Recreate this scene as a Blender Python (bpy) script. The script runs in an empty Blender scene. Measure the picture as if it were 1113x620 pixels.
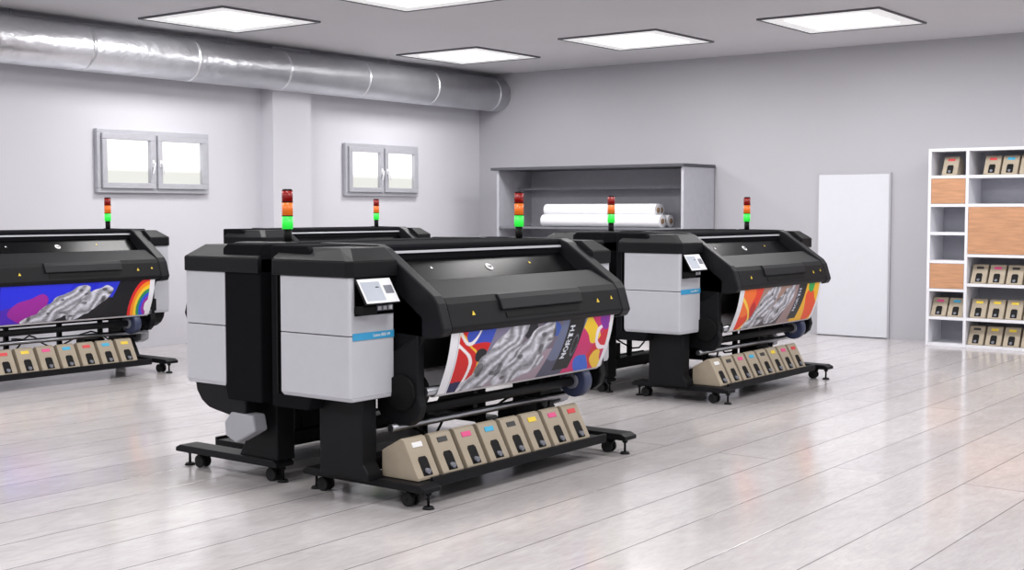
import bpy, bmesh, math, random
from mathutils import Vector, Matrix
random.seed(4)
scene = bpy.context.scene
COL = scene.collection
try:
    scene.view_settings.view_transform = 'Standard'
    scene.view_settings.look = 'None'
except Exception as e:
    print(e)

# ------------------------------------------------------------ materials
def lin(c):
    return tuple(((x/12.92) if x <= 0.04045 else ((x+0.055)/1.055)**2.4) for x in c)
def rgb(r, g, b):
    return lin((r/255, g/255, b/255)) + (1,)

def mat(name, col, rough=0.5, metal=0.0, emis=None, estr=0.0, noise=0.04, nscale=12.0, bump=0.0, bscale=200, spec=0.5, stretch=None):
    m = bpy.data.materials.new(name); m.use_nodes = True
    nt = m.node_tree; b = nt.nodes['Principled BSDF']
    b.inputs['Roughness'].default_value = rough
    b.inputs['Metallic'].default_value = metal
    b.inputs['Specular IOR Level'].default_value = spec
    tc = nt.nodes.new('ShaderNodeTexCoord')
    n = nt.nodes.new('ShaderNodeTexNoise'); n.inputs['Scale'].default_value = nscale
    n.inputs['Detail'].default_value = 4
    if stretch:
        mp = nt.nodes.new('ShaderNodeMapping'); mp.inputs['Scale'].default_value = stretch
        nt.links.new(tc.outputs['Object'], mp.inputs['Vector']); nt.links.new(mp.outputs['Vector'], n.inputs['Vector'])
    else:
        nt.links.new(tc.outputs['Object'], n.inputs['Vector'])
    r = nt.nodes.new('ShaderNodeValToRGB')
    r.color_ramp.elements[0].position = .3; r.color_ramp.elements[1].position = .7
    r.color_ramp.elements[0].color = tuple(max(0, c*(1-noise)) for c in col[:3])+(1,)
    r.color_ramp.elements[1].color = tuple(min(1, c*(1+noise)) for c in col[:3])+(1,)
    nt.links.new(n.outputs['Fac'], r.inputs['Fac'])
    nt.links.new(r.outputs['Color'], b.inputs['Base Color'])
    if bump:
        n2 = nt.nodes.new('ShaderNodeTexNoise'); n2.inputs['Scale'].default_value = bscale
        n2.inputs['Detail'].default_value = 5
        nt.links.new(tc.outputs['Object'], n2.inputs['Vector'])
        bp = nt.nodes.new('ShaderNodeBump'); bp.inputs['Strength'].default_value = bump
        bp.inputs['Distance'].default_value = 0.02
        nt.links.new(n2.outputs['Fac'], bp.inputs['Height'])
        nt.links.new(bp.outputs['Normal'], b.inputs['Normal'])
    if emis:
        b.inputs['Emission Color'].default_value = emis
        b.inputs['Emission Strength'].default_value = estr
    return m

M_black = mat('black_plastic', rgb(18, 18, 21), .5, bump=.02, bscale=400, spec=.16)
M_top = mat('matte_black_top', rgb(24, 24, 27), .85, spec=.02)
M_black2 = mat('black_matte', rgb(11, 11, 13), .6, spec=.18)
M_blackg = mat('black_glass', rgb(10, 10, 12), .22, spec=.08)
M_edge = mat('hood_satin_black', rgb(22, 22, 26), .45, spec=.18)
M_gray = mat('grey_panel', rgb(190, 191, 198), .45, noise=.015)
M_bottle = mat('grey_bottle', rgb(158, 159, 166), .5, noise=.02)
M_grayd = mat('grey_panel_dark', rgb(120, 122, 132), .5)
M_white = mat('white_plastic', rgb(232, 232, 236), .4, noise=.01)
M_slot = mat('pale_slot', rgb(200, 202, 208), .5, noise=.01)
M_blue = mat('blue_strip', rgb(60, 156, 205), .4)
M_screen = mat('screen_glass', rgb(150, 155, 165), .15, emis=rgb(185, 190, 200), estr=.4)
M_silver = mat('silver_metal', rgb(180, 182, 188), .3, 1.0)
M_beige = mat('beige_card', rgb(162, 150, 132), .7, noise=.05)
M_yellow = mat('yellow_label', rgb(225, 195, 50), .5)
M_cyanl = mat('cyan_label', rgb(50, 165, 205), .5)
M_magl = mat('magenta_label', rgb(215, 70, 130), .5)
M_redl = mat('red_label', rgb(205, 55, 60), .5)
M_blkl = mat('black_label', rgb(40, 40, 40), .5)
M_whl = mat('white_label', rgb(225, 225, 225), .5)
M_navy = mat('navy_plastic', rgb(52, 60, 88), .4)
M_red = mat('red_lens', rgb(115, 14, 12), .3, emis=rgb(180, 24, 18), estr=.2)
M_amber = mat('amber_lens', rgb(190, 88, 30), .3, emis=rgb(235, 125, 40), estr=.45)
M_green = mat('green_lens', rgb(50, 205, 70), .3, emis=rgb(50, 230, 70), estr=.75)
M_paper = mat('paper_white', rgb(232, 232, 236), .6, noise=.01)
M_brown = mat('cardboard_core', rgb(140, 115, 92), .8)
M_dark = mat('dark_board', rgb(70, 70, 76), .5)
M_rackshelf = mat('rack_shelf_board', rgb(112, 113, 120), .5)
M_mid = mat('mid_grey_board', rgb(172, 172, 180), .5)
M_orange = mat('light_wood', rgb(186, 138, 104), .5, noise=.16, nscale=3, stretch=(1.5, 4, 14))
M_shelfw = mat('white_laminate', rgb(222, 222, 228), .45, noise=.01)
M_shelfb = mat('shelf_back', rgb(165, 166, 176), .6)
M_duct = mat('foil_duct', rgb(236, 237, 241), .30, .92, noise=.06, nscale=3, bump=.85, bscale=6)
M_frame = mat('window_frame', rgb(180, 180, 187), .35, .2)
M_lampf = mat('lamp_frame_dark', rgb(95, 95, 100), .5)
M_lampd = mat('lamp_diffuser', rgb(215, 215, 218), .5, emis=(1, .99, .97, 1), estr=.42)
M_lampc = mat('lamp_tube_glow', rgb(255, 255, 255), .5, emis=(1, 1, .98, 1), estr=2.6)
M_door = mat('door_paint', rgb(205, 206, 213), .5, noise=.01)
M_rubber = mat('rubber', rgb(22, 22, 24), .7, spec=.3)

def wallmat(name, col):
    return mat(name, col, .75, noise=.02, nscale=.8, bump=.05, bscale=60)
M_wallL = wallmat('wall_left_paint', rgb(203, 202, 209))
M_wallB = wallmat('wall_back_paint', rgb(172, 171, 177))
M_ceil = wallmat('ceiling_paint', rgb(202, 201, 204))

def floormat():
    m = bpy.data.materials.new('plank_floor'); m.use_nodes = True
    nt = m.node_tree; b = nt.nodes['Principled BSDF']; L = nt.links.new
    tc = nt.nodes.new('ShaderNodeTexCoord')
    mp = nt.nodes.new('ShaderNodeMapping'); mp.inputs['Rotation'].default_value = (0, 0, math.radians(90))
    L(tc.outputs['Object'], mp.inputs['Vector'])
    br = nt.nodes.new('ShaderNodeTexBrick')
    br.inputs['Scale'].default_value = 1.0
    br.inputs['Brick Width'].default_value = 7.5
    br.inputs['Row Height'].default_value = 0.40
    br.inputs['Mortar Size'].default_value = 0.005
    br.inputs['Mortar Smooth'].default_value = .5
    br.inputs['Color1'].default_value = rgb(197, 193, 193)
    br.inputs['Color2'].default_value = rgb(189, 185, 186)
    br.inputs['Mortar'].default_value = rgb(122, 118, 119)
    br.offset = .37
    L(mp.outputs['Vector'], br.inputs['Vector'])
    def nz(scale3, sc, det, dist):
        mp2 = nt.nodes.new('ShaderNodeMapping'); mp2.inputs['Scale'].default_value = scale3
        L(tc.outputs['Object'], mp2.inputs['Vector'])
        n = nt.nodes.new('ShaderNodeTexNoise'); n.inputs['Scale'].default_value = sc; n.inputs['Detail'].default_value = det
        n.inputs['Roughness'].default_value = .7; n.inputs['Distortion'].default_value = dist
        L(mp2.outputs['Vector'], n.inputs['Vector']); return n
    n = nz((4, 1.4, 1), 1.5, 8, .7)
    r = nt.nodes.new('ShaderNodeValToRGB')
    r.color_ramp.elements[0].position = .34; r.color_ramp.elements[1].position = .64
    r.color_ramp.elements[0].color = (.77, .757, .757, 1); r.color_ramp.elements[1].color = (1.0, 1.0, 1.0, 1)
    L(n.outputs['Fac'], r.inputs['Fac'])
    mx = nt.nodes.new('ShaderNodeMix'); mx.data_type = 'RGBA'; mx.blend_type = 'MULTIPLY'; mx.inputs[0].default_value = .7
    L(br.outputs['Color'], mx.inputs[6]); L(r.outputs['Color'], mx.inputs[7])
    n3 = nz((14, 3, 1), 3, 6, .3)
    r3 = nt.nodes.new('ShaderNodeValToRGB')
    r3.color_ramp.elements[0].position = .35; r3.color_ramp.elements[1].position = .6
    r3.color_ramp.elements[0].color = (.86, .852, .85, 1); r3.color_ramp.elements[1].color = (1, 1, 1, 1)
    L(n3.outputs['Fac'], r3.inputs['Fac'])
    mx2 = nt.nodes.new('ShaderNodeMix'); mx2.data_type = 'RGBA'; mx2.blend_type = 'MULTIPLY'; mx2.inputs[0].default_value = .7
    L(mx.outputs[2], mx2.inputs[6]); L(r3.outputs['Color'], mx2.inputs[7])
    L(mx2.outputs[2], b.inputs['Base Color'])
    mr = nt.nodes.new('ShaderNodeMapRange'); mr.inputs[3].default_value = .20; mr.inputs[4].default_value = .09
    L(n.outputs['Fac'], mr.inputs[0]); L(mr.outputs[0], b.inputs['Roughness'])
    bp = nt.nodes.new('ShaderNodeBump'); bp.inputs['Strength'].default_value = .2; bp.inputs['Distance'].default_value = .004
    bp.invert = True
    L(br.outputs['Fac'], bp.inputs['Height']); L(bp.outputs['Normal'], b.inputs['Normal'])
    return m
M_floor = floormat()

def windowmat():
    m = bpy.data.materials.new('window_daylight'); m.use_nodes = True
    nt = m.node_tree; b = nt.nodes['Principled BSDF']; L = nt.links.new
    tc = nt.nodes.new('ShaderNodeTexCoord'); sp = nt.nodes.new('ShaderNodeSeparateXYZ')
    L(tc.outputs['Object'], sp.inputs[0])
    r = nt.nodes.new('ShaderNodeValToRGB')
    e = r.color_ramp.elements
    e[0].position = .24; e[0].color = rgb(196, 196, 190); e[1].position = .30; e[1].color = (1, 1, 1, 1)
    L(sp.outputs['Z'], r.inputs['Fac'])
    L(r.outputs['Color'], b.inputs['Emission Color'])
    b.inputs['Emission Strength'].default_value = 1.3
    b.inputs['Base Color'].default_value = (.1, .1, .1, 1); b.inputs['Roughness'].default_value = .1
    return m
M_win = windowmat()

# ------------------------------------------------------------ mesh builder
class MB:
    def __init__(s): s.v = []; s.f = []; s.m = []; s.s = []
    def add(s, vs, fs, mi=0, smooth=None):
        o = len(s.v); s.v += [tuple(v) for v in vs]
        for i, f in enumerate(fs):
            s.f.append([o+k for k in f]); s.m.append(mi); s.s.append(bool(smooth[i]) if smooth else False)
        return s
    def box(s, x0, x1, y0, y1, z0, z1, mi=0):
        return s.add([(x0,y0,z0),(x1,y0,z0),(x1,y1,z0),(x0,y1,z0),(x0,y0,z1),(x1,y0,z1),(x1,y1,z1),(x0,y1,z1)],
                     [(0,3,2,1),(4,5,6,7),(0,1,5,4),(1,2,6,5),(2,3,7,6),(3,0,4,7)], mi)
    def prism(s, prof, y0, y1, mi=0):
        n = len(prof)
        vs = [(x,y0,z) for x,z in prof]+[(x,y1,z) for x,z in prof]
        fs = [tuple(range(n)), tuple(range(2*n-1, n-1, -1))]
        fs += [(i, i+n, (i+1)%n+n, (i+1)%n) for i in range(n)]
        return s.add(vs, fs, mi)
    def slab(s, prof, z0, z1, mi=0, top=None):
        n = len(prof); top = top or prof
        vs = [(x,y,z0) for x,y in prof]+[(x,y,z1) for x,y in top]
        fs = [tuple(range(n)), tuple(range(2*n-1, n-1, -1))]
        fs += [(i, i+n, (i+1)%n+n, (i+1)%n) for i in range(n)]
        return s.add(vs, fs, mi)
    def cyl(s, p0, p1, r, n=18, mi=0, r2=None):
        p0 = Vector(p0); p1 = Vector(p1); r2 = r if r2 is None else r2
        d = (p1-p0).normalized(); a = Vector((0,0,1)) if abs(d.z) < .9 else Vector((1,0,0))
        u = d.cross(a).normalized(); w = d.cross(u)
        vs = []
        for p, rr in ((p0, r), (p1, r2)):
            for i in range(n):
                t = 2*math.pi*i/n; vs.append(p+u*math.cos(t)*rr+w*math.sin(t)*rr)
        fs = [tuple(range(n)), tuple(range(2*n-1, n-1, -1))]+[(i, i+n, (i+1)%n+n, (i+1)%n) for i in range(n)]
        return s.add(vs, fs, mi, [False, False]+[True]*n)
    def tube(s, pts, r, n=8, mi=0):
        pts = [Vector(p) for p in pts]; vs = []
        for i, p in enumerate(pts):
            d = (pts[min(i+1, len(pts)-1)]-pts[max(i-1, 0)]).normalized()
            a = Vector((0, 0, 1)) if abs(d.z) < .9 else Vector((1, 0, 0))
            u = d.cross(a).normalized(); w = d.cross(u)
            for k in range(n):
                t = 2*math.pi*k/n; vs.append(p+u*math.cos(t)*r+w*math.sin(t)*r)
        fs = [(i*n+k, i*n+(k+1) % n, (i+1)*n+(k+1) % n, (i+1)*n+k) for i in range(len(pts)-1) for k in range(n)]
        return s.add(vs, fs, mi, [True]*len(fs))
    def xform(s, M, start=0):
        for i in range(start, len(s.v)): s.v[i] = tuple(M @ Vector(s.v[i]))
        return s
    def build(s, name, parent=None, mats=(), bevel=0.0, seg=2, loc=None):
        me = bpy.data.meshes.new(name); me.from_pydata(s.v, [], s.f)
        for m in mats: me.materials.append(m)
        for p, mi, sm in zip(me.polygons, s.m, s.s):
            p.material_index = mi; p.use_smooth = sm
        bm = bmesh.new(); bm.from_mesh(me); bmesh.ops.recalc_face_normals(bm, faces=bm.faces); bm.to_mesh(me); bm.free()
        ob = bpy.data.objects.new(name, me); COL.objects.link(ob)
        if parent: ob.parent = parent
        if loc: ob.location = loc
        if bevel:
            b = ob.modifiers.new('bevel', 'BEVEL'); b.width = bevel; b.segments = seg; b.limit_method = 'ANGLE'; b.angle_limit = math.radians(35)
        return ob

def empty(name, loc=(0,0,0), rz=0, label=None, category=None, group=None):
    e = bpy.data.objects.new(name, None); COL.objects.link(e); e.empty_display_size = .1
    e.location = loc; e.rotation_euler = (0, 0, rz)
    if label: e['label'] = label
    if category: e['category'] = category
    if group: e['group'] = group
    return e

def copy_tree(root, loc, rz=0, label=None):
    n = root.copy(); COL.objects.link(n); n.location = loc; n.rotation_euler = (0, 0, rz)
    if label: n['label'] = label
    for c in root.children:
        cc = c.copy(); COL.objects.link(cc); cc.parent = n
        for g in c.children:
            gg = g.copy(); COL.objects.link(gg); gg.parent = cc
    return n

def text(name, body, size, M, m, parent, ext=.0008, italic=0):
    cu = bpy.data.curves.new(name, 'FONT'); cu.body = body; cu.size = size; cu.extrude = ext
    cu.align_x = 'CENTER'; cu.align_y = 'CENTER'; cu.shear = italic
    t = bpy.data.objects.new(name+'_tmp', cu); COL.objects.link(t)
    dg = bpy.context.evaluated_depsgraph_get()
    me = bpy.data.meshes.new_from_object(t.evaluated_get(dg))
    bpy.data.objects.remove(t); me.transform(M); me.materials.clear(); me.materials.append(m)
    ob = bpy.data.objects.new(name, me); COL.objects.link(ob); ob.parent = parent
    return ob

def basis(origin, right, up):
    r = Vector(right).normalized(); u = Vector(up).normalized(); n = r.cross(u)
    M = Matrix((r, u, n)).transposed().to_4x4(); M.translation = Vector(origin); return M

def structure(ob): ob['kind'] = 'structure'; return ob

# ------------------------------------------------------------ room
H = 3.64; YB = 15.45
structure(MB().box(-.2, 16, -3, YB+.2, -.1, 0).build('floor', mats=[M_floor]))['label'] = 'pale grey glossy plank floor'
structure(MB().box(-.2, 16, -3, YB+.2, H, H+.1).build('ceiling', mats=[M_ceil]))['label'] = 'plain grey ceiling'
structure(MB().box(-.2, 0, -3, YB, 0, H).build('wall_left', mats=[M_wallL]))['label'] = 'pale lavender painted wall'
structure(MB().box(-.2, 16, YB, YB+.2, 0, H).build('wall_back', mats=[M_wallB]))['label'] = 'grey painted wall'
structure(MB().box(0, .22, 11.05, 11.7, 0, H).build('trim_1', mats=[M_wallL]))['label'] = 'painted wall pilaster'

# door
d = empty('door_1', (6.03, YB, 0)); structure(d)
MB().box(-.46, .46, -.035, -.003, 0.01, 2.04).build('door_leaf', d, [M_door], .004)
MB().box(-.48, -.46, -.03, 0, 0, 2.06).box(.46, .48, -.03, 0, 0, 2.06).box(-.46, .46, -.03, 0, 2.04, 2.06).build('door_frame', d, [M_wallB], .003)

# windows
def window(n, y0, y1):
    w = empty('window_%d' % n, (0, y0, 1.79)); structure(w)
    W = y1-y0; h = .715; t = .05
    MB().box(.0, .06, 0, W, 0, t).box(.0, .06, 0, W, h-t, h).box(.0, .06, 0, t, t, h-t).box(.0, .06, W-t, W, t, h-t).box(0, .06, W/2-.02, W/2+.02, t, h-t).build('window_frame', w, [M_frame], .006)
    for k in range(2):
        a = t+k*(W/2-t+.02); b = W/2-.02 if k == 0 else W-t
        s = .065
        MB().box(.02, .09, a, b, t, t+s).box(.02, .09, a, b, h-t-s, h-t).box(.02, .09, a, a+s, t+s, h-t-s).box(.02, .09, b-s, b, t+s, h-t-s).build('sash', w, [M_frame], .006)
        MB().box(.02, .035, a+s, b-s, t+s, h-t-s).build('window_pane', w, [M_win])
        hy = (b-s/2) if k == 0 else (a+s/2)
        MB().box(.09, .10, hy-.015, hy+.015, .3, .38).cyl((.10, hy, .34), (.13, hy, .34), .009, 10).cyl((.13, hy, .34), (.13, hy-.0+(.03 if k else -.03), .22), .009, 10).build('window_handle', w, [M_white], .002)
window(1, 8.6, 10.16)
window(2, 12.49, 13.97)

# duct
du = empty('ventilation_duct', (.36, 6, 3.08), label='shiny foil-wrapped round air duct along the wall under the ceiling', category='duct')
MB().cyl((0, -9, .25), (0, 9.44, .25), .25, 64).build('duct_tube', du, [M_duct])
for i in range(13):
    y = -7.6+i*1.4
    MB().cyl((0, y, .25), (0, y+.05, .25), .2508, 64).build('seam_band', du, [M_duct])
for i in range(6):
    y = -7.0+i*2.8
    MB().cyl((0, y, .49), (0, y, .559), .01, 8).build('hanger_rod', du, [M_silver])

# ceiling lights
def lamp(x, y, first=[None]):
    if first[0] is None:
        e = empty('ceiling_light_panel', (x, y, H), label='square recessed ceiling light panel with dark frame, lit', category='ceiling light', group='square ceiling light panels')
        o = .68; k = .02
        MB().box(-o, o, -o, -o+k, -.02, 0).box(-o, o, o-k, o, -.02, 0).box(-o, -o+k, -o+k, o-k, -.02, 0).box(o-k, o, -o+k, o-k, -.02, 0).build('lamp_frame', e, [M_lampf])
        MB().box(-o+k, o-k, -o+k, o-k, -.012, 0).build('lamp_diffuser', e, [M_lampd])
        MB().box(-.46, .46, -.46, .46, -.018, -.012).build('lamp_glow_panel', e, [M_lampc])
        first[0] = e
    else:
        copy_tree(first[0], (x, y, H))
for x, y in [(1.55, 13.3), (4.15, 13.3), (6.75, 13.3), (1.55, 9.25), (4.15, 9.25)]:
    lamp(x, y)
for x in (1.55, 4.15, 6.75, 9.35, 12):
    for y in (13.3, 9.25, 5.2, 1.1):
        l = bpy.data.lights.new('ceiling_lamp_light', 'AREA'); l.shape = 'SQUARE'; l.size = .9; l.energy = 62
        l.color = (1, .985, .975)
        o = bpy.data.objects.new('ceiling_lamp_light', l); COL.objects.link(o); o.location = (x, y, H-.03)

# ------------------------------------------------------------ printer
P0 = (7.5, 6.11, 0)
pr = empty('wide_format_printer', P0, label='black and grey wide-format printer with slanted hood, printing a colourful banner', category='printer', group='wide-format printers')
def chamfrect(x0, x1, y0, y1, c1, c2):
    return [(x0, y0+c2), (x0+c2, y0), (x1-c1, y0), (x1, y0+c1), (x1, y1), (x0, y1)]
cab = MB()
lo = chamfrect(-.41, .13, -1.26, -.92, .012, .01)
lo2 = chamfrect(-.40, .125, -1.245, -.92, .012, .01)
cab.slab(lo, .93, 1.24)
cab.slab(lo, .595, .925)
cab.slab(lo2, .575, .595, top=lo)
cabinet = cab.build('cabinet', pr, [M_gray], .004)
MB().slab([(x*.97, y*.985) for x, y in lo], .90, .95).build('cabinet_seam', cabinet, [M_black2])
cap = MB()
cb = chamfrect(-.47, .145, -1.275, -.90, .03, .02)
ct = [(-.46, -1.19), (-.42, -1.21), (.0, -1.20), (.05, -1.17), (.05, -.90), (-.46, -.90)]
cap.slab(cb, 1.24, 1.325); cap.slab(cb, 1.325, 1.395, top=ct)
cap.build('cabinet_cap', pr, [M_black], .006)
# control panel
MB().box(.13, .136, -1.225, -.925, 1.035, 1.24).build('control_panel_recess', pr, [M_blackg])
M = basis((.178, -1.095, 1.165), (0, 1, 0), (-.62, 0, 1))
scr = MB(); scr.box(-.135, .135, -.080, .080, -.007, .004).xform(M)
scr = scr.build('touch_screen', pr, [M_black], .003)
s2 = MB(); s2.box(-.127, .127, -.073, .073, .004, .0055).xform(M); s2.build('screen_display', scr, [M_white])
s3 = MB(); s3.box(-.115, .03, -.060, .055, .0056, .0064).xform(M); s3.build('screen_preview', scr, [M_screen])
s3 = MB(); s3.box(.05, .115, -.02, .03, .0056, .0064).xform(M); s3.build('screen_menu', scr, [M_grayd])
MB().cyl((.136, -1.095, 1.165), (.17, -1.095, 1.16), .03, 16).build('screen_mount', pr, [M_black2])
MB().box(.13, .20, -1.23, -1.12, 1.045, 1.09).build('card_slot', pr, [M_black2], .006)
kp = MB(); kp.box(.13, .145, -1.07, -.94, 1.055, 1.085)
kp = kp.build('keypad', pr, [M_grayd], .003)
for i in range(3):
    MB().box(.145, .148, -1.06+i*.042, -1.035+i*.042, 1.06, 1.08).build('keypad_button', kp, [M_white])
bs = MB(); bs.prism([(.125, .904), (.134, .904), (.134, .943), (.125, .943)], -1.24, -.922); bs = bs.build('blue_strip', pr, [M_blue])
text('strip_lettering', 'Latex 800 W', .025, basis((.1345, -1.02, .924), (0, 1, 0), (0, 0, 1)), M_whl, bs)

# rear body
rb = MB(); rb.prism([(-.50, .50), (-.21, .50), (-.18, .60), (-.18, 1.38), (-.22, 1.405), (-.50, 1.405)], -1.24, 1.21)
rb.build('rear_body', pr, [M_top], .01)
MB().box(-.435, -.425, -1.262, -1.24, .58, 1.24).build('rear_seam', pr, [M_black2])
# inner body
ib = MB(); ib.prism([(-.2, .62), (.22, .72), (.33, .90), (.33, 1.02), (.0, 1.26), (-.2, 1.26)], -.9, .93)
ib.build('print_engine_body', pr, [M_black2], .01)
# hood end caps
capprof = [(-.48, 1.36), (-.46, 1.412), (-.02, 1.407), (.035, 1.385), (.40, 1.135), (.43, 1.095), (.474, .955), (.45, .915), (.36, .90), (.05, .92), (-.2, 1.0)]
for y0, y1, nm in ((-.90, -.825, 'hood_end_cap'), (.875, .975, 'hood_end_cap')):
    MB().prism(capprof, y0, y1).build(nm, pr, [M_edge], .010, 3)
HA, HBB = -.825, .875
hm = MB(); hm.prism([(-.47, 1.31), (-.47, 1.408), (-.04, 1.403), (-.022, 1.388), (-.022, 1.29)], HA, HBB)
hm.build('hood_top', pr, [M_top], .006)
MB().prism([(-.022, 1.352), (-.022, 1.366), (-.012, 1.364), (-.012, 1.352)], HA, HBB).build('light_slot', pr, [M_slot])
gl = MB(); gl.prism([(-.022, 1.25), (-.022, 1.315), (.18, 1.15), (.16, 1.11)], HA, HBB)
gl = gl.build('viewing_window', pr, [M_blackg])
fc = MB(); fc.prism([(.15, 1.09), (.17, 1.165), (.205, 1.205), (.235, 1.21), (.405, 1.122), (.43, 1.088), (.470, .96), (.455, .93), (.40, .92), (.34, 1.05)], HA, HBB)
fc = fc.build('front_cover', pr, [M_black], .008, 3)
hd = MB(); hd.prism([(.395, 1.118), (.415, 1.125), (.442, 1.095), (.466, 1.035), (.445, 1.03), (.42, 1.08)], -.37, .44)
hd.build('handle', fc, [M_edge], .006)
MB().prism([(.447, 1.02), (.455, 1.02), (.4655, .988), (.455, .985)], -.33, .40).build('handle_recess', fc, [M_black2])
# logo and labels on hood
up = Vector((-.202, 0, .165)).normalized()
def gz(x): return 1.315-(x+.022)*.165/.202
Mg = basis((.055, .02, gz(.055)), (0, 1, 0), up)
lg = MB(); lg.cyl((0, 0, .001), (0, 0, .004), .028, 32); lg.xform(Mg); lg.build('round_logo', gl, [M_whl])
text('logo_lettering', 'hp', .036, Mg @ Matrix.Translation((0, .002, .0052)), M_black2, gl, italic=.3)
def tri(p, r, upv, s, parent, m):
    b = MB(); b.add([(-s, -s*.8, 0), (s, -s*.8, 0), (0, s, 0), (-s, -s*.8, .002), (s, -s*.8, .002), (0, s, .002)],
                    [(0, 2, 1), (3, 4, 5), (0, 1, 4, 3), (1, 2, 5, 4), (2, 0, 3, 5)])
    b.xform(basis(p, r, upv)); b.build('warning_label', parent, [m])
tri((.450, -.62, 1.03), (0, 1, 0), (-.04, 0, .125), .014, fc, M_yellow)
tri((.450, .62, 1.03), (0, 1, 0), (-.04, 0, .125), .014, fc, M_yellow)
tri((.447, .78, 1.04), (0, 1, 0), (-.04, 0, .125), .012, fc, M_yellow)
tri((.04, .45, gz(.04)+.001), (0, 1, 0), up, .010, gl, M_yellow)
tri((.04, -.5, gz(.04)+.001), (0, 1, 0), up, .010, gl, M_whl)
# right end module
rm = MB(); rl = [(-.20, .98), (.16, .98), (.16, 1.195), (.145, 1.215), (-.20, 1.215)]
rm.slab(rl, .93, 1.24); rm.slab(rl, .595, .925); rm.slab([(x*.97, y*.992) for x, y in rl], .575, .595, top=rl)
rm = rm.build('side_panel', pr, [M_gray], .004)
MB().slab([(x*.97, y*.99) for x, y in rl], .90, .95).build('side_panel_seam', rm, [M_black2])
cb = [(-.5, .976), (.175, .976), (.175, 1.19), (.145, 1.228), (-.5, 1.228)]
ct = [(-.48, .976), (.08, .976), (.08, 1.12), (.04, 1.15), (-.48, 1.15)]
c2 = MB(); c2.slab(cb, 1.24, 1.325); c2.slab(cb, 1.325, 1.395, top=ct); c2.build('side_cap', pr, [M_black], .006)
pts = [(-.34, .62), (-.34, .42), (-.20, .40)]+[(-.08+.19*math.cos(a), .59+.17*math.sin(a)) for a in [-1.5, -1.2, -.8, -.4, 0]]+[(.11, .62)]
MB().prism(pts, .985, 1.19).build('lower_side_cover', pr, [M_black], .01)
hexa = [(-.16, .36), (-.22, .425), (-.41, .42), (-.43, .33), (-.26, .245), (-.17, .28)]
MB().prism(hexa, 1.10, 1.20).build('waste_container', pr, [M_bottle], .012)
MB().box(-.30, -.26, .99, 1.1, .30, .34).build('container_bracket', pr, [M_black])
# brackets
for y0, y1 in ((-.92, -.86), (.86, .92)):
    b = MB(); pts = [(.0, .75), (.0, .5), (.04, .44)]+[(.20+.12*math.cos(a), .53+.12*math.sin(a)) for a in [-1.9, -1.2, -.6, 0, .5]]+[(.30, .92)]
    b.prism(pts, y0, y1); b.build('side_bracket', pr, [M_black], .01)
MB().cyl((.19, -.94, .60), (.19, -.80, .60), .10, 28).build('spindle_hub', pr, [M_black2], .004)
# rollers
MB().cyl((.30, -.86, .605), (.30, .86, .605), .026, 20).build('tension_bar', pr, [M_silver])
MB().cyl((.13, -.95, .40), (.13, .95, .40), .022, 18).build('cross_rod', pr, [M_silver])
tu = MB().cyl((.23, -.86, .50), (.23, .86, .50), .030, 20).build('take_up_spindle', pr, [M_black])
MB().cyl((.23, .66, .50), (.23, .74, .50), .105, 32).build('take_up_hub', tu, [M_navy], .012)
MB().cyl((.23, .64, .50), (.23, .66, .50), .05, 24).build('hub_knob', tu, [M_grayd], .004)
MB().cyl((-.05, -.86, .62), (-.05, .86, .62), .085, 28).build('media_supply_roll', pr, [M_black2])
for yy in (-.45, .1, .55):
    MB().box(-.09, -.05, yy-.02, yy+.02, .22, .64).build('support_post', pr, [M_black], .004)
MB().box(-.10, .14, -.38, -.33, .385, .415).build('rod_bracket', pr, [M_grayd], .004)
cbl = [(-.05+.10*math.sin(i*.5), -.80+.085*i, .36+.07*math.cos(i*.9)) for i in range(20)]
MB().tube(cbl, .008).build('power_cable', pr, [M_black2])
MB().box(-.10, .05, .30, .52, .22, .36).build('ink_pump_box', pr, [M_black], .006)
# legs, feet
for s in (-1, 1):
    b = MB()
    if s < 0:
        b.prism([(-.24, .13), (.13, .13), (.13, .17), (.09, .22), (.09, .60), (-.24, .60)], -1.13, -1.015)
    else:
        b.prism([(-.44, .13), (-.10, .13), (-.20, .30), (-.20, .60), (-.44, .60)], .90, 1.04)
        b.prism([(-.20, .55), (.20, .60), (.20, .72), (-.20, .72)], .90, 1.02)
    b.build('leg', pr, [M_black], .01)
    y0, y1 = sorted((s*1.06, s*.92))
    f = MB(); f.prism([(-.45, .095), (.47, .095), (.47, .12), (.43, .138), (-.42, .138), (-.45, .12)], y0, y1)
    f = f.build('foot', pr, [M_black], .005)
    ym = s*.98
    for xx in (-.33, .32):
        c = MB(); c.cyl((xx-.015, ym-.014, .040), (xx-.015, ym-.034, .040), .040, 20, 0); c.cyl((xx-.015, ym+.014, .040), (xx-.015, ym+.034, .040), .040, 20, 0)
        c.cyl((xx-.015, ym-.035, .040), (xx-.015, ym+.035, .040), .012, 12, 1)
        c.prism([(xx-.03, .04), (xx, .04), (xx+.035, .085), (xx+.02, .096), (xx-.03, .096)], ym-.012, ym+.012, 1)
        c.build('caster', f, [M_rubber, M_black], .003)
    for xx in (-.42, .43):
        a = MB(); a.cyl((xx, ym, .012), (xx, ym, .11), .008, 10, 1); a.cyl((xx, ym, 0), (xx, ym, .014), .034, 20, 0, r2=.026); a.cyl((xx, ym, .075), (xx, ym, .09), .018, 6, 1)
        a.build('leveling_foot', f, [M_rubber, M_black])
MB().box(-.12, -.02, -1.02, .92, .14, .22).build('cross_beam', pr, [M_black], .008)
tr = MB(); tr.box(-.01, .385, -.915, .80, .10, .139); tr.box(.385, .405, -.915, .80, .10, .155)
tr.build('cartridge_tray', pr, [M_black], .004)
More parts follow.
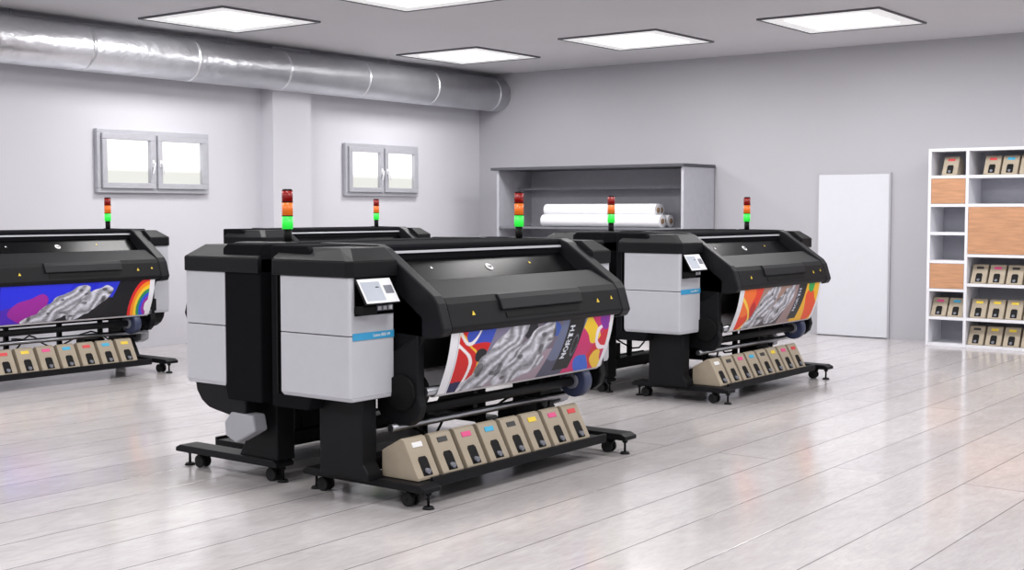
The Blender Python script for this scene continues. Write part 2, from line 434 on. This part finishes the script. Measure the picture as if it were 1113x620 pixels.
# signal tower
RT = .032
st = MB(); st.cyl((-.35, .86, 1.40), (-.35, .86, 1.485), .024, 20)
st = st.build('signal_tower', pr, [M_black2])
for za, zb_, rr in ((1.56, 1.566, RT+.001), (1.642, 1.648, RT+.001), (1.712, 1.722, .025)):
    MB().cyl((-.35, .86, za), (-.35, .86, zb_), RT+.001, 20, r2=rr).build('separator_ring', st, [M_black2])
MB().cyl((-.35, .86, 1.485), (-.35, .86, 1.56), RT, 24).build('green_lens', st, [M_green])
MB().cyl((-.35, .86, 1.566), (-.35, .86, 1.642), RT, 24).build('amber_lens', st, [M_amber])
MB().cyl((-.35, .86, 1.648), (-.35, .86, 1.712), RT, 24).build('red_lens', st, [M_red])

PR = {'D': P0, 'F': (7.02, 10.41, 0), 'A': (1.70, 6.95, 0), 'B': (2.65, 9.85, 0)}
copy_tree(pr, PR['F']); copy_tree(pr, PR['A']); copy_tree(pr, PR['B'], 0, 'black wide-format printer with slanted hood and signal light')
copy_tree(pr, (6.38, 6.11, 0), math.pi, 'black and grey wide-format printer backing onto another printer')
copy_tree(pr, (5.88, 10.40, 0), math.pi, 'black and grey wide-format printer backing onto another printer')

# ------------------------------------------------------------ banners
def noise2(x, y):
    xi, yi = math.floor(x), math.floor(y); fx, fy = x-xi, y-yi
    fx = fx*fx*(3-2*fx); fy = fy*fy*(3-2*fy)
    def h(a, b): return (math.sin(a*127.1+b*311.7)*43758.5453) % 1
    return (h(xi, yi)*(1-fx)+h(xi+1, yi)*fx)*(1-fy)+(h(xi, yi+1)*(1-fx)+h(xi+1, yi+1)*fx)*fy
def silver(u, v, k=0):
    w = noise2(u*14+k, v*4)*2.4
    t = .5+.5*math.sin(w*4+u*85-v*24+k)
    t2 = noise2(u*80+k, v*30)
    c = .54+.30*t+.14*(t2-.5)
    q = noise2(u*26+k*3, v*9+4)
    if q > .84: c *= .55
    elif q > .76: c *= .8
    return (c*.97, c*.97, c*1.02)
def ell(u, v, cu, cv, a, b, rot=0):
    x = (u-cu)*2.8; y = v-cv
    c, s = math.cos(rot), math.sin(rot)
    return ((x*c+y*s)/a)**2+((-x*s+y*c)/b)**2
GLY = {'N': ['1001', '1101', '1111', '1011', '1001'], 'O': ['0110', '1001', '1001', '1001', '0110'], 'R': ['1110', '1001', '1110', '1010', '1001'], 'T': ['1111', '0110', '0110', '0110', '0110'], 'H': ['1001', '1001', '1111', '1001', '1001']}
def glyph(u, v):
    uu = u-.05*(v-.5)
    x = (uu-.69)/.030; y = (v-.28)/.60
    if not (0 <= x < 1 and 0 <= y < 1): return False
    k = int(y*5); yy = (y*5-k)/.84
    if yy >= 1: return False
    g = GLY['NORTH'[k]]; return g[int(x*5)][int(yy*4)] == '1'
def panel(u, v, off=0):
    uu = u-off-.05*(v-.5)
    return .675 < uu < .78 and .08 < v < .97
def shoe(u, v, cu, cv, a, b, rot):
    e = ell(u, v, cu, cv, a, b, rot)
    return e*(1+.5*(noise2(u*24+cu*9, v*8)-.5)) < 1
def warp(u, v, k):
    return u+.035*(noise2(u*9+k, v*4)-.5)+.02*math.sin(v*7+k), v+.22*(noise2(u*11+k+5, v*3)-.5)
def ring(a, b, cu, cv, r, w, rot=0, asp=1.6):
    e = math.sqrt(ell(a, b, cu, cv, r, r*asp, rot)); return abs(e-1) < w
def paintD(u, v):
    if u < .05: return (.62, .62, .68) if .040 < u < .044 else (.90, .90, .92)
    s = u+.10*(1-v)
    a, b = warp(u, v, 1)
    c = (.10, .09, .12)
    if s < .25:
        c = (.80, .10, .10)
        if b > .78 and a > .10: c = (.20, .30, .72)
        if b < .20: c = (.12, .13, .30)
        if ring(a, b, .02, .30, .34, .06, .2): c = (.93, .91, .92)
        if ring(a, b, .02, .30, .44, .03, .2): c = (.93, .74, .20)
        if ring(a, b, .12, 1.05, .16, .08): c = (.92, .90, .92)
        if ell(a, b, .17, .60, .09, .09, .9) < 1: c = (.08, .07, .10)
    elif s < .34: c = (.48, .46, .56) if b > .3 else (.20, .20, .30)
    elif s < .66:
        c = (.44, .40, .46) if v > .5 else (.62, .55, .60)
        if ell(a, b, .44, .96, .22, .18) < 1: c = (.12, .12, .15)
        if ell(a, b, .60, .92, .14, .16) < 1: c = (.22, .34, .66)
    elif s < .82: c = (.40, .43, .54) if b > .35 else (.30, .30, .38)
    else:
        c = (.78, .16, .42)
        if ell(a, b, .85, .80, .15, .36, .3) < 1: c = (.93, .78, .18)
        if ell(a, b, .93, .35, .13, .36, -.2) < 1: c = (.80, .14, .20)
        if ell(a, b, .86, .15, .12, .24, .5) < 1: c = (.20, .38, .80)
        if ring(a, b, .95, .55, .16, .13, .2): c = (.93, .88, .92)
        if ell(a, b, .96, .88, .08, .22) < 1: c = (.50, .16, .60)
        if ell(a, b, .96, .10, .08, .20, .5) < 1: c = (.93, .76, .22)
    if shoe(u, v, .29, .52, .60, .22, .95) or shoe(u, v, .24, .20, .44, .16, .45): c = silver(u, v)
    if shoe(u, v, .47, .50, .60, .22, .90) or shoe(u, v, .42, .20, .42, .16, .4): c = silver(u, v, 5)
    if panel(u, v):
        c = (.03, .03, .045)
        e = ell(u, v, .756, .5, .045, .18, -.1)
        if .72 < e < 1.2: c = (.36, .36, .42)
    if glyph(u, v): c = (.84, .86, .90)
    if u > .975: c = (.88, .88, .9)
    return c
def paintF(u, v):
    if u < .05: return (.86, .86, .88)
    s = u+.12*(1-v); c = (.88, .22, .10)
    a, b = warp(u, v, 3)
    if s < .28:
        if ell(a, b, .08, .8, .3, .4) < 1: c = (.93, .42, .12)
        if ell(a, b, .2, .2, .2, .35) < 1: c = (.72, .1, .1)
        if ring(a, b, .04, .35, .30, .08, .2): c = (.95, .78, .25)
    elif s < .66: c = (.62, .50, .46) if v > .4 else (.30, .28, .30)
    elif s < .82: c = (.60, .50, .50)
    else:
        c = (.93, .70, .10)
        if ell(a, b, .9, .4, .2, .4) < 1: c = (.92, .30, .10)
        if ell(a, b, .88, .9, .12, .2) < 1: c = (.2, .65, .3)
    if shoe(u, v, .33, .52, .60, .22, .95) or shoe(u, v, .27, .2, .44, .17, .4): c = silver(u, v, 2)
    if shoe(u, v, .52, .48, .58, .22, .9): c = silver(u, v, 7)
    if panel(u, v, .01): c = (.06, .06, .08)
    if glyph(u-.01, v): c = (.76, .78, .84)
    if u > .975: c = (.88, .88, .9)
    return c
def paintA(u, v):
    s = u+.10*(1-v); c = (.12, .14, .75)
    a, b = warp(u, v, 6)
    if s < .45:
        c = (.15, .18, .85) if b > .4 else (.30, .14, .72)
        if ell(a, b, .2, .3, .3, .4) < 1: c = (.60, .14, .60)
    elif s < .62: c = (.10, .15, .80) if b > .55 else (.09, .09, .12)
    elif s < .76: c = (.07, .07, .09) if b < .6 else (.15, .2, .8)
    else:
        c = (.05, .05, .08)
        for rr, cc in ((.40, (.85, .14, .16)), (.345, (.95, .55, .12)), (.29, (.95, .80, .20)), (.24, (.15, .55, .35)), (.19, (.20, .30, .85)), (.14, (.60, .16, .60))):
            if ell(u, v, .98, .25, rr, rr*2.0) < 1: c = cc
        if ell(u, v, .98, .25, .09, .18) < 1: c = (.9, .9, .92)
    if shoe(u, v, .40, .42, .64, .24, .75) or shoe(u, v, .28, .12, .4, .13, .2): c = silver(u, v, 1)
    if shoe(u, v, .56, .42, .54, .20, .85): c = silver(u, v, 4)
    if u > .965: c = (.88, .88, .9)
    return c
def vcmat():
    m = bpy.data.materials.new('printed_banner_ink'); m.use_nodes = True
    nt = m.node_tree; b = nt.nodes['Principled BSDF']; b.inputs['Roughness'].default_value = .4
    b.inputs['Specular IOR Level'].default_value = .3
    a = nt.nodes.new('ShaderNodeAttribute'); a.attribute_name = 'ink'
    nt.links.new(a.outputs['Color'], b.inputs['Base Color']); return m
M_ink = vcmat()
def banner(paint, loc, label, nu=400, nv=140):
    prof = []
    for j in range(nv+1):
        t = j/nv
        z = .585+.355*t; x = .335+.11*t+.018*math.sin(t*math.pi)
        prof.append((x, z, t))
    tail = [(.30+.032*math.cos(a), .60+.032*math.sin(a)) for a in [-.4, -.9, -1.4, -1.9, -2.4]]+[(.22, .62), (.15, .72)]
    vs = []; cs = []
    rows = [(x, z, None) for x, z in reversed(tail)]+prof
    for x, z, t in rows:
        for i in range(nu+1):
            u = i/nu
            vs.append((x, -.80+1.62*u, z))
            c = (.9, .9, .92) if t is None else paint(u, t)
            cs.extend(lin(c)+(1,))
    n = nu+1
    fs = [(j*n+i, j*n+i+1, (j+1)*n+i+1, (j+1)*n+i) for j in range(len(rows)-1) for i in range(nu)]
    me = bpy.data.meshes.new('printed_banner'); me.from_pydata(vs, [], fs)
    at = me.color_attributes.new('ink', 'FLOAT_COLOR', 'POINT'); at.data.foreach_set('color', cs)
    me.materials.append(M_ink); me.shade_smooth()
    o = bpy.data.objects.new('printed_banner', me); COL.objects.link(o); o.location = loc
    o['label'] = label; o['category'] = 'printed banner'
banner(paintD, PR['D'], 'glossy banner with silver sneakers on red and magenta, on a printer')
banner(paintF, PR['F'], 'banner with silver sneakers on orange and red, on a printer')
banner(paintA, PR['A'], 'banner with silver sneakers on blue and purple, on a printer')

# ------------------------------------------------------------ cartridges
def cartridge(lm, cname):
    e = empty('ink_cartridge', label='beige cardboard ink cartridge box with %s label' % cname, category='ink cartridge')
    hw = .088
    prof = [(-.13, 0), (.135, 0), (.135, .015), (.030, .212), (.008, .220), (-.13, .145)]
    b = MB(); b.prism(prof, -hw, hw)
    b.build('cartridge_box', e, [M_beige], .004)
    f0 = Vector((.135, 0, .015)); f1 = Vector((.030, 0, .212)); upv = (f1-f0).normalized()
    def onf(t, y=0): return basis(tuple(f0.lerp(f1, t)+Vector((0, y, 0))), (0, 1, 0), upv)
    r = MB(); q = .036; pts = [(-q, -.02), (q, -.02), (q, .075), (q*.7, .09), (-q*.7, .09), (-q, .075)]
    n = len(pts)
    r.add([(x, y, -.002) for x, y in pts]+[(x, y, .003) for x, y in pts], [tuple(range(n)), tuple(range(2*n-1, n-1, -1))]+[(i, i+n, (i+1) % n+n, (i+1) % n) for i in range(n)])
    r.xform(onf(.12)); r.build('spout_opening', e, [M_black2])
    s = MB(); s.cyl((.105, 0, .045), (.14, 0, .045), .015, 16); s.build('spout', e, [M_grayd])
    l = MB(); l.box(-.040, .040, -.015, .014, -.001, .0035); l.xform(onf(.84)); l.build('colour_label', e, [lm])
    return e
types = [(M_cyanl, 'cyan'), (M_magl, 'magenta'), (M_yellow, 'yellow'), (M_redl, 'red'), (M_blkl, 'black'), (M_whl, 'white')]
protos = [cartridge(*t) for t in types]
used = [False]*len(types)
def put(k, loc, rz, group):
    if not used[k]:
        used[k] = True; e = protos[k]; e.location = loc; e.rotation_euler = (0, 0, rz)
    else:
        e = copy_tree(protos[k], loc, rz)
    e['group'] = group
for key in 'DFA':
    px, py, _ = PR[key]
    for i, k in enumerate([5, 4, 1, 0, 4, 2, 1, 3] if key != 'A' else [0, 3, 2, 1, 0, 3, 0, 2]):
        put(k, (px+.235, py-.905+.211*i, .1405), 0, 'ink cartridges in the printer tray')

# ------------------------------------------------------------ bookcase
bx0 = 7.13; by0 = 14.97; by1 = 15.44
bc = empty('bookcase', (bx0, by0, 0), label='white open bookcase with light wooden doors against the wall', category='bookcase')
T = .035; HB = 2.31; dep = by1-by0
xs = [0, .435, 1.30, 1.735]
for x in xs: MB().box(x, x+T, 0, dep-.012, 0, HB).build('upright', bc, [M_shelfw], .003)
MB().box(0, xs[-1]+T, dep-.012, dep, 0, HB).build('back_panel', bc, [M_shelfb])
R7 = [HB/7*i for i in range(7)]
rowz = [R7, [0, R7[1], .73, 1.07, R7[5], R7[6]], R7]
for c in range(3):
    for z in rowz[c]+[HB]:
        zz = max(0, z-T/2) if z < HB else HB-T
        MB().box(xs[c]+T, xs[c+1], .003, dep-.012, zz, zz+T).build('shelf', bc, [M_shelfw], .002)
def pan(c, z0, z1):
    MB().box(xs[c]+T+.003, xs[c+1]-.003, -.0, .018, z0+T/2+.003, z1-T/2-.003).build('cabinet_door', bc, [M_orange], .003)
pan(0, R7[2], R7[3]); pan(0, R7[5], R7[6]); pan(1, 1.07, R7[5]); pan(2, R7[3], R7[4])
def shelfc(c, z, offs, ks):
    for o, k in zip(offs, ks):
        put(k, (bx0+xs[c]+T+o, by0+.16, max(z+T/2, T)+.001), -math.pi/2, 'ink cartridges in the bookcase')
shelfc(0, R7[6], [.20], [3]); shelfc(0, R7[1], [.10, .295], [1, 0])
shelfc(1, R7[6], [.24, .44, .64], [3, 0, 0]); shelfc(1, .73, [.12, .32, .52, .72], [4, 1, 4, 2])
shelfc(1, R7[1], [.12, .32, .52, .72], [2, 2, 2, 3]); shelfc(1, 0, [.10, .30, .50, .70], [4, 2, 2, 4])
shelfc(2, R7[6], [.10, .295], [0, 3]); shelfc(2, R7[1], [.2], [2])

# ------------------------------------------------------------ roll storage rack
rk = empty('storage_rack', (1.0, 14.6, 0), label='grey storage rack with dark top board holding paper rolls', category='rack')
W = 3.07; D = .82
MB().box(-.08, W+.02, -.04, D, 2.16, 2.2).build('top_board', rk, [M_dark], .004)
MB().box(W-.04, W, 0, D, 0, 2.16).build('side_panel', rk, [M_mid], .004)
MB().box(0, .04, 0, D, 0, 2.16).build('side_panel', rk, [M_mid], .004)
MB().box(.04, W-.04, D-.03, D, 0, 2.16).build('back_panel', rk, [M_mid], .002)
for z in (1.88, 1.33, .72, .12):
    MB().box(-.06 if z > 1.8 else .04, W-.04, .45 if z > 1.5 else 0, D-.03, z, z+.03).build('rack_shelf', rk, [M_rackshelf], .003)
def roll(x0, x1, y, z, r):
    e = empty('paper_roll', (x0, y, z-r), label='white media roll lying on the rack shelf', category='paper roll', group='paper rolls on the rack')
    MB().cyl((0, 0, r), (x1-x0, 0, r), r, 28).build('rolled_paper', e, [M_paper], .003)
    MB().cyl((-.015, 0, r), (x1-x0+.015, 0, r), r*.42, 20).build('core', e, [M_brown])
R = .085
zb = 1.361+R
roll(1.75, 3.68, 14.72, zb, R); roll(1.80, 3.6, 14.90, zb, R); roll(1.75, 3.6, 15.08, zb, R)
roll(1.74, 3.56, 14.81, zb+.148, R); roll(1.80, 3.5, 14.99, zb+.148, R)
for y, z, x in ((14.75, .751+R, 1.4), (14.95, .751+R, 1.5), (14.75, .151+R, 1.4)):
    roll(x, x+2.1, y, z, R)

# ------------------------------------------------------------ world + camera
w = bpy.data.worlds.new('world'); scene.world = w; w.use_nodes = True
bg = w.node_tree.nodes['Background']; bg.inputs['Color'].default_value = (.97, .968, 1, 1); bg.inputs['Strength'].default_value = .58

cd = bpy.data.cameras.new('camera'); cam = bpy.data.objects.new('camera', cd); COL.objects.link(cam)
cam.location = (12.4, 0, 1.6); cam.rotation_euler = (math.radians(90-3.36), 0, math.radians(37.3))
cd.sensor_width = 36; cd.lens = 1396/1113*36; cd.clip_end = 100
scene.camera = cam
